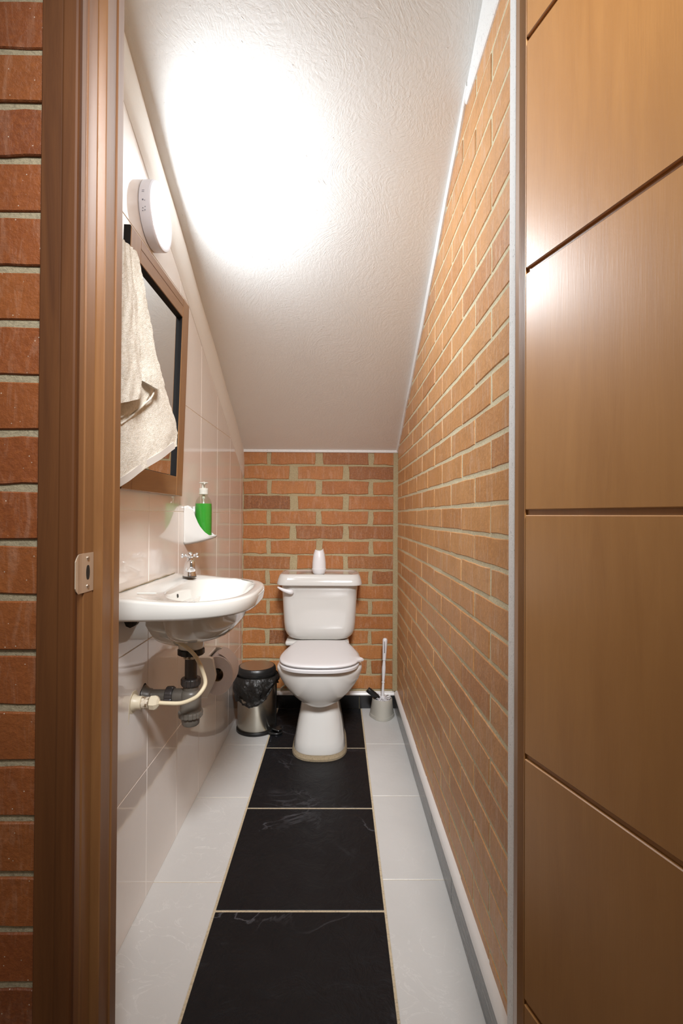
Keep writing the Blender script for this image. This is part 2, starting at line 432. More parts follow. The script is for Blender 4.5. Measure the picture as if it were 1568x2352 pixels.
for i in range(31):
    y = .80+(2.71-.80)*i/30; a, b = tile_z(y), ceil_z(y)+.012; ring = []
    for k in range(13):
        t = k/12; bulge = .016*(math.sin(math.pi*min(1, t*1.05))**.6 if t*1.05 < 1 else 0)
        fade = min(1, (2.72-y)/.35)
        ring.append((XL+.0015+bulge*(.25+.75*fade)+.0012*math.sin(i*.9+k*.3), y, a+(b-a)*t))
    ring.append((XL-.03, y, b)); ring.append((XL-.03, y, a)); rings.append(ring)
link('plaster_strip', MB().loft(rings), M['plaster_smooth'], wl, smooth=50)

# ceiling
ce = link('ceiling', MB().prism([(.73, ceil_z(.73)), (2.86, ceil_z(2.86)), (2.86, ceil_z(2.86)+.12), (.73, ceil_z(.73)+.12)], lambda p: (-.70, p[0], p[1]), lambda p: (.50, p[0], p[1])), M['plaster'])
tag(ce, 'sloping white plastered underside of the stairs', 'ceiling', kind='structure')

# skirting
bb = thing('baseboard_back', 'black tile skirting with a white cap behind the toilet', 'skirting', (0, 2.695, 0), kind='structure')
for a, b in ((-.514, -.32), (-.318, .12), (.122, .309)):
    link('skirting_tile', MB().box(a, b, 2.689, 2.700, .001, .071, .001), M['skirt_tile'], bb)
def cap_profile(): return [(0, .071), (-.0, .0755), (.004, .083), (.010, .088), (.018, .0905), (.018, .071)]
link('cap_strip', MB().loft([[(x, 2.688+a, z) for a, z in cap_profile()] for x in (-.514, .309)]), M['white_trim'], bb)
br = thing('baseboard_right', 'grey streaked tile skirting with a rounded white cap along the brick wall', 'skirting', (.317, 1.7, 0), kind='structure')
for a, b in ((2.698, 2.00), (1.998, 1.615), (1.613, 1.335), (1.333, .88)):
    link('skirting_tile', MB().box(.309, XR+.004, b, a, .001, .080, .001), M['skirt_grey'], br)
link('cap_strip', MB().loft([[(.308+a, y, z+.008) for a, z in cap_profile()] for y in (.878, 2.688)]), M['white_trim'], br, smooth=40)

# ------------------------------------------------------------------ door wall, outer side
wf = link('wall_front', MB().box(-1.6, -.425, .7385, .80, -.08, 2.5).box(-1.6, -.42, .80, YF, -.08, 2.5).box(-.42, .345, .745, YF, 2.12, 2.5).box(.345, 1.6, .7385, YF, -.08, 2.5), M['mortar_hall'])
tag(wf, 'red brick wall around the doorway, left of the dark frame', 'wall', kind='structure')
for r in range(-12, 19):
    z0 = .9978+.0811*r
    zc = z0+.0405
    off = .0 if r % 2 else .125
    xs = [-.436]+[-.436-.125*(1 if r % 2 else 0)-.25*q-(.25 if r % 2 == 0 else 0) for q in range(0, 5)]
    xs = sorted(set(round(x, 3) for x in xs if x >= -1.6), reverse=True)
    for b, a in zip(xs, xs[1:]):
        w = b-a-.010
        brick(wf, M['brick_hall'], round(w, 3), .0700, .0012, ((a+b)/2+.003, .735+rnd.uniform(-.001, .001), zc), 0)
link('plaster_reveal', MB().box(.3017, .345, YF, .877, -.01, 2.5, .0015), M['white_paint'], wf)

# left jamb
t1 = thing('trim_1', 'dark varnished wooden left door jamb with a strike plate', 'door frame', (-.40, .78, 0), kind='structure')
link('casing', MB().box(-.436, -.404, .7215, .7345, 0, 2.14, .002).box(-.4065, -.3815, .7205, .7345, 0, 2.14, .004, seg=2), M['casing_wood'], t1)
link('lining', MB().box(-.424, -.3875, .7375, .845, 0, 2.13, .003, seg=2).box(-.3895, -.3855, .757, .7865, 0, 2.13, .0018), M['frame_wood'], t1)
link('door_stop', MB().box(-.3895, -.3714, .787, .8205, 0, 2.13, .0015).box(-.3895, -.3695, .8215, .845, 0, 2.13, .0015), M['frame_wood'], t1)
# strike plate on the lining with a curved lip over the casing edge
mb = MB()
outl = []
path = [(-.3800, .7235), (-.3798, .7260), (-.3800, .7300), (-.3815, .7350), (-.3838, .7420), (-.3847, .750), (-.3847, .7855)]
zhalf = [.0195, .0240, .0275, .0292, .0295, .0298, .0298]
for (x, y), h in zip(path, zhalf): outl.append((x, y, h))
zc = .951
rings = [[(x, y, zc-h), (x, y, zc+h), (x-.0013, y, zc+h), (x-.0013, y, zc-h)] for x, y, h in outl]
sp = link('strike_plate', mb.loft(rings), M['plate_metal'], t1); sp['label'] = 'brushed metal strike plate'
hole = [( .0055*math.cos(t), .0125*math.sin(t)) for t in [2*math.pi*i/20 for i in range(20)]]
hole = [(y+.7685, max(-.011, min(.011, z))+zc) for y, z in hole]
link('latch_hole', MB().prism(hole, lambda p: (-.386, *p), lambda p: (-.38445, *p)), M['hole'], sp)
for dz in (-.0215, .0215):
    sc_ = MB().lathe([(.0034, 0), (.0034, .0008), (.0024, .0014)], (-.3848, .7685, zc+dz), 16, 'X')
    sc_.box(-.3835, -.3831, .7668, .7702, zc+dz-.0004, zc+dz+.0004).box(-.3835, -.3831, .7681, .7689, zc+dz-.0018, zc+dz+.0018)
    link('screw', sc_, M['chrome'], sp)
# right jamb
JW = M['door_wood']
t2 = thing('trim_2', 'wooden right door jamb between the white reveal and the open door', 'door frame', (.31, .79, 0), kind='structure')
link('lining', MB().box(.3035, .344, .7385, .844, 0, 2.13, .002), JW, t2)
link('door_stop', MB().prism([(.2955, .8277), (.2955, .812), (.3030, .797), (.3045, .797), (.3045, .8277)], lambda p: (p[0], p[1], 0), lambda p: (p[0], p[1], 2.10)), JW, t2)
link('casing', MB().box(.325, .385, .7365, .7384, 0, 2.14), M['frame_wood'], t2)
t3 = thing('trim_3', 'wooden head of the door frame above the doorway', 'door frame', (-.04, .79, 2.12), kind='structure')
link('lining', MB().box(-.3875, .3035, .7375, .844, 2.10, 2.13, .002), M['frame_wood'], t3)
link('casing', MB().box(-.436, .32, .7215, .7345, 2.141, 2.19, .002), M['frame_wood'], t3)

# ------------------------------------------------------------------ open door leaf
dr = thing('door_1', 'open varnished wooden door of wide horizontal panels on the right', 'door', (.271, .72, 0), kind='structure')
dv = Vector((.3022, -.9533, 0)); nv = Vector((.9533, .3022, 0))
DM = Matrix(((dv.x, nv.x, 0, .271), (dv.y, nv.y, 0, .72), (0, 0, 1, 0), (0, 0, 0, 1)))
link('core_board', MB().box(0, .69, .0045, .038, .012, 2.09, .001, DM), M['door_wood'], dr)
gz = [.012, .343, .6945, 1.0465, 1.398, 1.738, 2.09]
for i, (a, b) in enumerate(zip(gz, gz[1:])):
    link('door_panel', MB().box(.0015, .689, 0, .0050, a+(.0038 if i else 0), b-.0038, .0012, DM), M['door_wood'], dr)
link('edge_strip', MB().box(-.0016, 0, .001, .037, .012, 2.09, .0004, DM), M['door_wood'], dr)
for hz in (.25, 1.05, 1.85):
    link('hinge', MB().lathe([(.005, -.04), (.005, .04)], (0, 0, 0), 12).v and (lambda q: q)(MB().lathe([(.005, hz-.04), (.005, hz+.04)], (.3165, .7285, 0), 12)), M['plate_metal'], dr)

# ------------------------------------------------------------------ wall lamp
lc = (XL+.0006, 1.352, 1.852)
lamp = thing('wall_lamp', 'round white surface lamp glowing on the wall above the mirror', 'lamp', lc)
link('housing', MB().lathe([(.083, 0), (.0865, .0015), (.0865, .026), (.084, .0295), (.079, .0305), (.0755, .0295), (.0745, .0265)], lc, 64, 'X', cap1=False), M['lamp_plastic'], lamp, smooth=35)
d = link('diffuser', MB().lathe([(.0750, .0250), (.0750, .0280), (.073, .0284)], lc, 64, 'X'), M['lamp_emit'], lamp); d['label'] = 'glowing round diffuser'
ld = bpy.data.lights.new('lamp_light', 'AREA'); ld.shape = 'DISK'; ld.size = .146; ld.energy = LAMP_POWER; ld.color = (.86, .94, 1.0); ld.spread = math.radians(LAMP_SPREAD)
lo = bpy.data.objects.new('lamp_light', ld); COL.objects.link(lo); lo.parent = lamp; lo.location = (.0314, 0, 0); lo.rotation_euler = (0, -math.pi/2, 0)
mk = MB()
for al, dx, w, hh in ((10, .012, .006, .0012), (13, .012, .006, .0012), (-4, .012, .0035, .0035), (-5, .017, .002, .002), (-17, .011, .0025, .0022), (-20, .016, .0025, .0022), (-21, .010, .0022, .002), (-15, .017, .0022, .002)):
    al = math.radians(al); y = lc[1]-.0865*math.cos(al); z = lc[2]+.0865*math.sin(al)
    mk.box(lc[0]+dx-w/2, lc[0]+dx+w/2, y-.0004, y+.001, z-hh/2, z+hh/2)
link('printed_marks', mk, M['dark_mark'], lamp)

# ------------------------------------------------------------------ mirror
mo = Vector((-.5145, 1.14, 1.10)); th = math.atan2(.018, .605)
BX = Vector((math.sin(th), 0, math.cos(th))); CX = Vector((math.cos(th), 0, -math.sin(th)))
MM = Matrix(((0, BX.x, CX.x, mo.x), (1, BX.y, CX.y, mo.y), (0, BX.z, CX.z, mo.z), (0, 0, 0, 1)))
mir = thing('mirror', 'framed mirror with brown wooden rails hanging on the tiled wall', 'mirror', tuple(mo))
MW, MH, FW, T = .444, .607, .058, .0180
link('backing_board', MB().box(.003, MW-.003, .003, MH-.003, .0005, .0060, 0, MM), M['black_trim'], mir)
link('side_rail', MB().box(MW-FW, MW, 0, MH, .002, T, .0015, MM), M['mirror_wood'], mir)
link('side_rail', MB().box(0, FW, 0, MH, .002, T, .0015, MM), M['mirror_wood'], mir)
link('top_rail', MB().box(FW+.0003, MW-FW-.0003, MH-FW, MH-.0005, .002, T-.0004, .0012, MM).box(FW+.0003, MW-FW-.0003, MH-.024, MH-.021, T-.001, T+.0004, 0, MM), M['mirror_wood_h'], mir)
link('bottom_rail', MB().box(FW+.0003, MW-FW-.0003, .0005, FW, .002, T-.0004, .0012, MM), M['mirror_wood_h'], mir)
fl = MB(); q = .0012
fl.box(MW-FW-q, MW-FW-.0001, FW, MH-FW, .0068, T-.002, 0, MM).box(FW+.0001, FW+q, FW, MH-FW, .0068, T-.002, 0, MM)
fl.box(FW+q, MW-FW-q, MH-FW-q, MH-FW-.0001, .0068, T-.002, 0, MM).box(FW+q, MW-FW-q, FW+.0001, FW+q, .0068, T-.002, 0, MM)
link('inner_fillet', fl, M['black_trim'], mir)['label'] = 'black inner edge of the frame'
link('outer_edging', MB().box(-.0012, -.0001, 0, MH, .001, T-.001, 0, MM).box(-.001, MW, MH+.0001, MH+.001, .001, T-.003, 0, MM), M['black_trim'], mir)
link('mirror_glass', MB().box(FW-.006, MW-FW+.006, FW-.006, MH-FW+.006, .0061, .0068, 0, MM), M['mirror_glass'], mir)

# ------------------------------------------------------------------ towel
def towel():
    A = Vector((-.49, 1.0, 0)); t = Vector((.09, .24, 0)).normalized(); nn = Vector((t.y, -t.x, 0))   # towards the room / viewer
    P = lambda s, z, o: A+t*s+nn*o+Vector((0, 0, z))
    ob = thing('hand_towel', 'cream terry hand towel hanging in folds beside the mirror', 'towel', (-.46, 1.06, 1.11))
    right = [(1.605, .078), (1.599, .099), (1.564, .119), (1.518, .138), (1.465, .155), (1.41, .173), (1.373, .19), (1.336, .209), (1.298, .228), (1.275, .246), (1.244, .256), (1.211, .2515)]
    rt = sorted([(z, s) for z, s in right])
    def sheet(tl, tr, edgeR, edgeL, botR, botL, off, amp, nfold, th, name='sheet', nu=46, nv=70, m=None, seed=0):
        # v runs from the top to the hem; every column ends on the slanted hem line
        front, back = [], []
        for j in range(nv+1):
            v = j/nv; rf, rb = [], []
            for i in range(nu+1):
                u = i/nu
                sb = botL[0]+(botR[0]-botL[0])*u; zb = botL[1]+(botR[1]-botL[1])*u
                st = tl[0]+(tr[0]-tl[0])*u; zt = tl[1]+(tr[1]-tl[1])*u
                z = zt+(zb-zt)*v
                l, r = edgeL(z), edgeR(z)
                s = l+(r-l)*u
                k = v if v < .5 else .5+(v-.5)
                w = amp*(.5+.5*v)*math.sin(nfold*math.pi*(u+.12*math.sin(3*v+seed)))+.004*noise.noise(Vector((u*5, v*6, seed)))
                o = off+w+.006*(1-v)
                fz = .0012*noise.noise(Vector((s*170, z*170, seed)))
                if i == nu: s += .0034*noise.noise(Vector((z*230, 1.3, seed)))
                rf.append(P(s, z, o+th/2+fz)); rb.append(P(s, z, o-th/2+fz))
            front.append(rf); back.append(rb)
        mb = MB(); n = nu+1
        rings = [f+list(reversed(b)) for f, b in zip(front, back)]
        mb.loft(rings); return mb
    R1 = lambda z: lerp_tab(z, rt)
    L0 = lambda z: .012+.02*(1.6-z)/.5
    main = sheet((.03, 1.606), (.078, 1.606), R1, L0, (.2515, 1.211), (.030, 1.080), 0, .0026, 4, .005, seed=2)
    link('cloth', main, M['towel'], ob, smooth=60)
    f2 = sorted([(1.615, .072), (1.577, .090), (1.525, .105), (1.471, .118), (1.418, .133), (1.365, .147), (1.335, .150), (1.315, .145)])
    R2 = lambda z: lerp_tab(z, f2)
    s2 = sheet((.02, 1.604), (.072, 1.604), R2, lambda z: .02, (.147, 1.325), (.03, 1.355), .022, .004, 2.2, .006, seed=5, nu=34, nv=54)
    link('front_fold', s2, M['towel'], ob, smooth=60)
    f3 = sorted([(1.60, .055), (1.49, .073), (1.40, .082), (1.337, .091), (1.304, .092), (1.288, .086)])
    R3 = lambda z: lerp_tab(z, f3)
    s3 = sheet((.02, 1.60), (.05, 1.60), R3, lambda z: .015, (.085, 1.289), (.03, 1.262), .030, .003, 1.3, .010, seed=9, nu=24, nv=40)
    link('front_fold', s3, M['towel'], ob, smooth=60)
    # hem band on the slanted bottom edge and the looping hem of the folded layer
    hb = MB(); rings = []
    for i in range(25):
        u = i/24; s = .036+(.243-.036)*u; z = 1.0865+(1.207-1.0865)*u
        w = .0026*(1)*math.sin(4*math.pi*(u+.12*math.sin(3+2)))
        d = Vector((.86, .5, 0))
        o = w
        rings.append([P(s, z-.003, o-.0045), P(s, z-.003, o+.0045), P(s-.006, z+.012, o+.0050), P(s-.006, z+.012, o-.005)])
    link('hem', hb.loft(rings), M['hem'], ob, smooth=60)
    lp = [(.150, 1.338, .021), (.1495, 1.322, .018), (.143, 1.305, .014), (.129, 1.290, .010), (.108, 1.270, .008), (.085, 1.250, .008), (.060, 1.232, .008)]
    link('hem', MB().tube([P(*q) for q in lp], [.0014, .002, .0022, .0024, .0024, .0024, .002], 8), M['towel'], ob, smooth=60)
    # wrapped inner face of the fold
    ins = []
    for j in range(9):
        v = j/8; ins.append([P(.03+(lerp_tab(v, [(0, .148), (.3, .146), (.6, .128), (1, .075)])-.03)*i/12, 1.345-.095*v-.012*(1-i/12), .010+.002*math.sin(i)) for i in range(13)])
    b2 = [[p-nn*.004 for p in r] for r in ins]
    link('front_fold', MB().loft([f+list(reversed(b)) for f, b in zip(ins, b2)]), M['towel'], ob, smooth=60)
    # hanging loop and its hook on the tiled wall
    hk = link('towel_hook', MB().lathe([(.016, 0), (.016, .004), (.006, .007), (.005, .030), (.009, .036), (.008, .042)], (XL+.0005, .995, 1.622), 20, 'X'), M['chrome'], loc=(XL, .995, 1.622), smooth=40)
    tag(hk, 'small chrome hook holding the cream towel near the door jamb', 'hook')
    link('loop', MB().tube([P(.035, 1.600, .008), (-.484, .992, 1.630), (-.486, .990, 1.634), P(.06, 1.600, .004)], .0022, 8), M['hem'], ob)
towel()

# ------------------------------------------------------------------ soap dish and bottle
sy, sd, sw = 1.715, .098, .051
dish = thing('soap_holder', 'white ceramic scoop shaped holder on the wall above the washbasin', 'soap holder', (XL, sy, .94))
rim_tab = [(0, 1.068), (.15, 1.070), (.26, 1.064), (.34, 1.048), (.42, 1.024), (.52, 1.004), (.68, .983), (.84, .970), (1, .969)]
def dish_rows():
    n = 40; rows = []
    def row(scale, zf, inset=0):
        r = []
        for i in range(n+1):
            ph = -math.pi/2+math.pi*i/n
            cx = abs(math.cos(ph))**.8; cy = math.copysign(abs(math.sin(ph))**.8, math.sin(ph))
            x = (sd-inset)*cx*scale; y = (sw-inset)*cy*(scale**.5)
            r.append((XL+.0012+x, sy+y, zf(cx*1.0, x)))
        return r
    bot = lambda s: .9405+.022*s
    rows.append(row(.02, lambda s, x: .944)); rows.append(row(.45, lambda s, x: .9395+.006*s)); rows.append(row(.75, lambda s, x: .9420+.013*s)); rows.append(row(.92, lambda s, x: .949+.012*s))
    for k in (.25, .5, .75, .93):
        rows.append(row(.94+.06*k, lambda s, x, k=k: (.952+.010*s)*(1-k)+lerp_tab(s, rim_tab)*k))
    rows.append(row(1.0, lambda s, x: lerp_tab(s, rim_tab))); rows.append(row(.985, lambda s, x: lerp_tab(s, rim_tab)+.0022, .002))
    rows.append(row(.965, lambda s, x: lerp_tab(s, rim_tab)-.001, .004))
    for k in (.7, .35):
        rows.append(row(.95, lambda s, x, k=k: .966*(1-k)+(lerp_tab(s, rim_tab)-.002)*k, .006))
    rows.append(row(.90, lambda s, x: .9650, .006)); rows.append(row(.5, lambda s, x: .9642, .006)); rows.append(row(.02, lambda s, x: .9642, .006))
    return rows
link('bowl', MB().loft(dish_rows(), False, False, closed=False), M['china'], dish, smooth=60)
link('back_plate', MB().prism([(sy-sw+.001, .950), (sy-sw+.012, .942), (sy+sw-.012, .942), (sy+sw-.001, .950), (sy+sw-.001, 1.055), (sy+sw-.016, 1.068), (sy-sw+.016, 1.068), (sy-sw+.001, 1.055)], lambda p: (XL+.0005, *p), lambda p: (XL+.006, *p)), M['china'], dish)
bc = (-.4640, sy+.001, .9662)
bot = thing('soap_bottle', 'clear pump bottle of green liquid soap in the white wall holder', 'bottle', bc)
body = [(.027, 0), (.0290, .003), (.0290, .095), (.0280, .112), (.0240, .126), (.0170, .136), (.0125, .140), (.0125, .144)]
link('bottle_body', MB().lathe([(.001, .0012)]+body, bc, 48, cap0=True, cap1=True), M['clear'], bot, smooth=40)
link('liquid_soap', MB().lathe([(.001, .0038), (.0274, .0045), (.0277, .094), (.0268, .1135), (.001, .1135)], bc, 48), M['soap'], bot, smooth=40)
link('neck_ring', MB().lathe([(.013, .1435), (.0165, .1435), (.0165, .1450), (.013, .1450)], bc, 32), M['clear'], bot)
link('collar', MB().lathe([(.0148, .1455), (.0152, .147), (.0150, .1595), (.0152, .1600), (.0150, .1655), (.0135, .1665), (.007, .1668)], bc, 40), M['pump'], bot, smooth=35)
link('dip_tube', MB().lathe([(.0022, .01), (.0022, .13), (.0048, .131), (.0048, .144)], bc, 12), M['pump'], bot)
link('pump_head', MB().lathe([(.0070, .1670), (.0066, .179), (.0085, .182), (.0165, .1838), (.0172, .1850), (.0120, .1872), (.004, .1882)], bc, 36).tube([(bc[0], bc[1], bc[2]+.1845), (bc[0]+.006, bc[1]-.016, bc[2]+.1845), (bc[0]+.010, bc[1]-.026, bc[2]+.1815)], [.004, .0038, .003], 10), M['pump'], bot, smooth=40)

# ------------------------------------------------------------------ washbasin
BY, BD, BW = 1.335, .311, .252
NB = 96
def ring_of(inside, c, z, n=NB):
    out = []
    for i in range(n):
        t = 2*math.pi*(i+.5)/n; dx, dy = math.cos(t), math.sin(t); lo, hi = 0, .5
        for _ in range(26):
            md = (lo+hi)/2
            if inside(c[0]+dx*md, c[1]+dy*md): lo = md
            else: hi = md
        x, y = c[0]+dx*lo, c[1]+dy*lo
        out.append((x, y, z(x, y) if callable(z) else z))
    return out
def D(s=1, d=0, n=3.05, back=0): return lambda x, y: XL+.0015+back < x and (abs(y-BY)/(BW*s-d))**n+(max(0, x-XL)/(BD*s-d))**n < 1
def EL(cx, rx, ry, n=2.2): return lambda x, y: abs((x-cx)/rx)**n+abs((y-BY)/ry)**n < 1 and x > XL+.0015
sm = lambda a, b, x: (lambda t: t*t*(3-2*t))(max(0, min(1, (x-a)/(b-a))))
rimz = lambda x, y, a=0: .8440+.0120*(1-sm(XL+.0, XL+.20, x))+a
basin = thing('washbasin', 'white ceramic washbasin mounted on the tiled wall', 'washbasin', (XL, BY, .69))
cc = (-.372, BY)
R = []
R.append(ring_of(EL(-.391, .0305, .0305, 2), (-.391, BY), .684)); R.append(ring_of(EL(-.391, .034, .034, 2), (-.391, BY), .690)); R.append(ring_of(EL(-.391, .0355, .0355, 2), (-.391, BY), .716))
cb = (-.352, BY)
R.append(ring_of(EL(-.388, .044, .050, 2), (-.388, BY), .7195)); R.append(ring_of(EL(-.368, .062, .105), cb, .7245)); R.append(ring_of(EL(-.358, .078, .147), cb, .735))
R.append(ring_of(EL(-.351, .089, .172), cb, .752)); R.append(ring_of(EL(-.347, .097, .184), cb, .772)); R.append(ring_of(EL(-.346, .102, .191), cb, .800))
R.append(ring_of(D(1, .034), cc, .8055)); R.append(ring_of(D(1, .012), cc, .8045)); R.append(ring_of(D(1, .005), cc, .8065)); R.append(ring_of(D(1, .002), cc, .812)); R.append(ring_of(D(), cc, .826))
R.append(ring_of(D(1, .0005), cc, lambda x, y: rimz(x, y, -.006))); R.append(ring_of(D(1, .003), cc, lambda x, y: rimz(x, y, -.0015))); R.append(ring_of(D(1, .008), cc, lambda x, y: rimz(x, y)))
ci = (-.335, BY)
R.append(ring_of(D(1, .020), cc, lambda x, y: rimz(x, y, -.0005)))
R.append(ring_of(EL(-.334, .102, .203, 2.5), ci, lambda x, y: rimz(x, y, -.001))); R.append(ring_of(EL(-.334, .098, .197, 2.5), ci, lambda x, y: rimz(x, y, -.005))); R.append(ring_of(EL(-.335, .094, .188, 2.4), ci, .826))
R.append(ring_of(EL(-.338, .086, .165, 2.3), ci, .800)); R.append(ring_of(EL(-.342, .070, .130, 2.2), ci, .775)); R.append(ring_of(EL(-.352, .050, .085, 2), (-.352, BY), .757)); R.append(ring_of(EL(-.365, .022, .022, 2), (-.365, BY), .750)); R.append(ring_of(EL(-.365, .020, .020, 2), (-.365, BY), .746))
link('bowl', MB().loft(R), M['china_basin'], basin, smooth=50)
link('drain_fitting', MB().lathe([(.0195, .7455), (.0195, .7485), (.012, .7480)], (-.365, BY, 0), 30), M['chrome'], basin)
link('overflow_hole', MB().prism([(BY+.006*math.cos(t), .8185+.0095*math.sin(t)) for t in [2*math.pi*i/24 for i in range(24)]], lambda p: (-.4312, p[0], p[1]), lambda p: (-.4275, p[0], p[1]+.0005)), M['hole'], basin)
link('soap_ledge', MB().box(-.470, -.424, 1.166, 1.1695, .8545, .8578, .0011), M['china_basin'], basin)
# rear shroud between the bowl and the wall
sh = []
for i in range(15):
    t = i/14; y = BY-.118+.236*t; e = abs(2*t-1); zz = .694+.070*e**1.6
    sh.append([(-.468, y, zz+.006), (-.450, y, zz), (-.425+.010*e, y, zz-.004), (-.400, y, .735+.03*e), (-.400, y, .804), (-.468, y, .804)])
link('rear_shroud', MB().loft(sh), M['china_basin'], basin, smooth=60)
link('wall_sealant', MB().tube([(XL+.002, y, .8572+.0008*math.sin(y*90)) for y in [1.09+.04*i for i in range(13)]], [.0016+.0008*math.sin(i*2.1) for i in range(13)], 6, 3), M['putty'], basin)
wbk = link('basin_bracket', MB().prism([(-.516, .8035), (-.470, .8035), (-.474, .792), (-.486, .774), (-.498, .768), (-.508, .772), (-.516, .790)], lambda p: (p[0]+.0012, 1.196, p[1]), lambda p: (p[0]+.0012, 1.213, p[1])).box(-.4995, -.492, 1.194, 1.215, .772, .8033, .001), M['black_plastic'], loc=(XL, 1.2, .77))
tag(wbk, 'small black plastic bracket under the near end of the washbasin', 'bracket')

# faucet
fc = (-.4416, 1.485, .8562)
fa = thing('faucet', 'chrome pillar tap with a cross handle on the washbasin', 'faucet', fc)
link('gasket', MB().lathe([(.0205, .0002), (.0205, .002)], fc, 30), M['black_plastic'], fa)
link('body', MB().lathe([(.0192, .0022), (.0192, .006), (.0175, .009), (.0162, .022), (.0150, .036), (.0125, .045), (.0095, .048), (.0085, .052), (.0080, .056)], fc, 32), M['chrome'], fa, smooth=40)
sp_ = MB()
sp_.tube([(fc[0]+.001, fc[1]-.002, fc[2]+.022), (fc[0]+.008, fc[1]-.020, fc[2]+.034), (fc[0]+.016, fc[1]-.040, fc[2]+.041), (fc[0]+.021, fc[1]-.053, fc[2]+.042)], [.0145, .0135, .0118, .0105], 20)
link('spout', sp_, M['chrome'], fa, smooth=50)
link('outlet', MB().lathe([(.0104, .022), (.0118, .024), (.0118, .034), (.0108, .035), (.0112, .046), (.008, .0515), (.002, .0535)], (fc[0]+.021, fc[1]-.055, fc[2]), 28), M['chrome'], fa, smooth=40)
hd = MB().lathe([(.0075, .057), (.0115, .059), (.0125, .064), (.0110, .069), (.006, .0725), (.002, .0735)], fc, 24)
for a in (25, 115, 205, 295):
    a = math.radians(a); dx, dy = math.cos(a), math.sin(a); z = fc[2]+.0635
    P_ = lambda r: (fc[0]+dx*r, fc[1]+dy*r, z)
    hd.tube([P_(.009), P_(.014), P_(.0165), P_(.0195), P_(.0235), P_(.0262), P_(.0275)], [.0042, .0036, .0058, .0074, .0070, .0045, .001], 14, 3)
link('cross_handle', hd, M['chrome'], fa, smooth=50)

# bottle trap
tr = thing('bottle_trap', 'grey plastic bottle trap running from the washbasin to the wall', 'drain trap', (-.391, BY, .48))
tc_ = (-.391, BY, 0)
def ribbed(n): return lambda t, h: 1+.045*(1 if (t*n/(2*math.pi)) % 1 > .18 else -.3)
link('basin_nut', MB().lathe([(.0315, .6680), (.0335, .670), (.0335, .6820), (.031, .6835)], tc_, 72, rfn=ribbed(8)), M['black_plastic'], tr)
link('collar', MB().lathe([(.0195, .658), (.0205, .660), (.0205, .6675)], tc_, 30), M['old_brass'], tr)
link('tail_pipe', MB().lathe([(.0160, .585), (.0160, .6575)], tc_, 32), M['pipe_dark'], tr, smooth=40)
link('upper_nut', MB().lathe([(.0200, .5830), (.0235, .586), (.0250, .590), (.0250, .6015), (.0235, .6045), (.0175, .6050)], tc_, 96, rfn=ribbed(14)), M['pipe_dark'], tr)
link('trap_body', MB().lathe([(.0275, .5120), (.0275, .560), (.0265, .566), (.0240, .571), (.0205, .5735), (.0200, .5829)], tc_, 40), M['pipe_grey'], tr, smooth=40)
link('lower_nut', MB().lathe([(.0275, .5010), (.0305, .504), (.0310, .514), (.0300, .5175), (.0280, .5178)], tc_, 96, rfn=ribbed(16)), M['pipe_grey'], tr)
link('bottom_cup', MB().lathe([(.010, .4790), (.0200, .4800), (.0232, .4840), (.0240, .5008)], tc_, 40), M['pipe_grey'], tr, smooth=40)
hz_ = (0, BY, .5565)
link('outlet_pipe', MB().lathe([(.0165, XL+.004), (.0165, -.450)], hz_, 30, 'X'), M['pipe_grey'], tr, smooth=40)
link('outlet_branch', MB().lathe([(.0185, -.436), (.0190, -.428), (.0190, -.405)], hz_, 30, 'X'), M['pipe_grey'], tr, smooth=40)
link('outlet_nut', MB().lathe([(.0215, -.4560), (.0235, -.4540), (.0240, -.4400), (.0222, -.4365)], hz_, 96, 'X', rfn=ribbed(14)), M['pipe_dark'], tr)
link('wall_flange', MB().lathe([(.0275, XL+.0009), (.0265, XL+.004), (.0195, XL+.013), (.0190, XL+.020), (.0168, XL+.022)], hz_, 36, 'X'), M['pipe_grey'], tr, smooth=40)
link('wall_cutout', MB().lathe([(.030, XL+.0002), (.0295, XL+.0008)], hz_, 30, 'X', rfn=lambda t, h: 1+.08*math.sin(5*t+1)), M['hole'], tr)

# stop valve and hose
vy, vz = 1.267, .563
va = thing('stop_valve', 'cream plastic stop valve and hose under the washbasin', 'valve', (XL, vy, vz))
link('wall_socket', MB().lathe([(.0215, XL+.0008), (.0205, XL+.003), (.0165, XL+.010), (.0165, XL+.022)], (0, vy, vz), 28, 'X'), M['valve'], va, smooth=40)
link('valve_stem', MB().lathe([(.0135, XL+.022), (.0150, XL+.024), (.0150, XL+.030), (.0130, XL+.032), (.0145, XL+.034), (.0145, XL+.040)], (0, vy, vz), 28, 'X'), M['old_brass'], va)
link('hex_nut', MB().lathe([(.0130, XL+.0405), (.0175, XL+.044), (.0185, XL+.056), (.0140, XL+.062), (.0075, XL+.066)], (0, vy, vz), 8, 'X'), M['valve'], va)
link('hose', MB().tube([(XL+.062, vy, vz), (-.430, 1.266, .5622), (-.3966, 1.266, .5625), (-.370, 1.267, .571), (-.3515, 1.270, .583), (-.3385, 1.282, .607), (-.3480, 1.286, .641), (-.366, 1.288, .675), (-.389, 1.288, .6975), (-.4115, 1.290, .7110), (-.424, 1.294, .7165)], .0052, 12, 8), M['hose'], va, smooth=60)
pt = link('wall_putty', MB().prism([(1.243, .545), (1.262, .537), (1.292, .540), (1.300, .556), (1.296, .575), (1.284, .590), (1.262, .592), (1.246, .582), (1.240, .566), (1.236, .520)], lambda p: (XL+.0001, *p), lambda p: (XL+.0007, *p)), M['valve'], va)

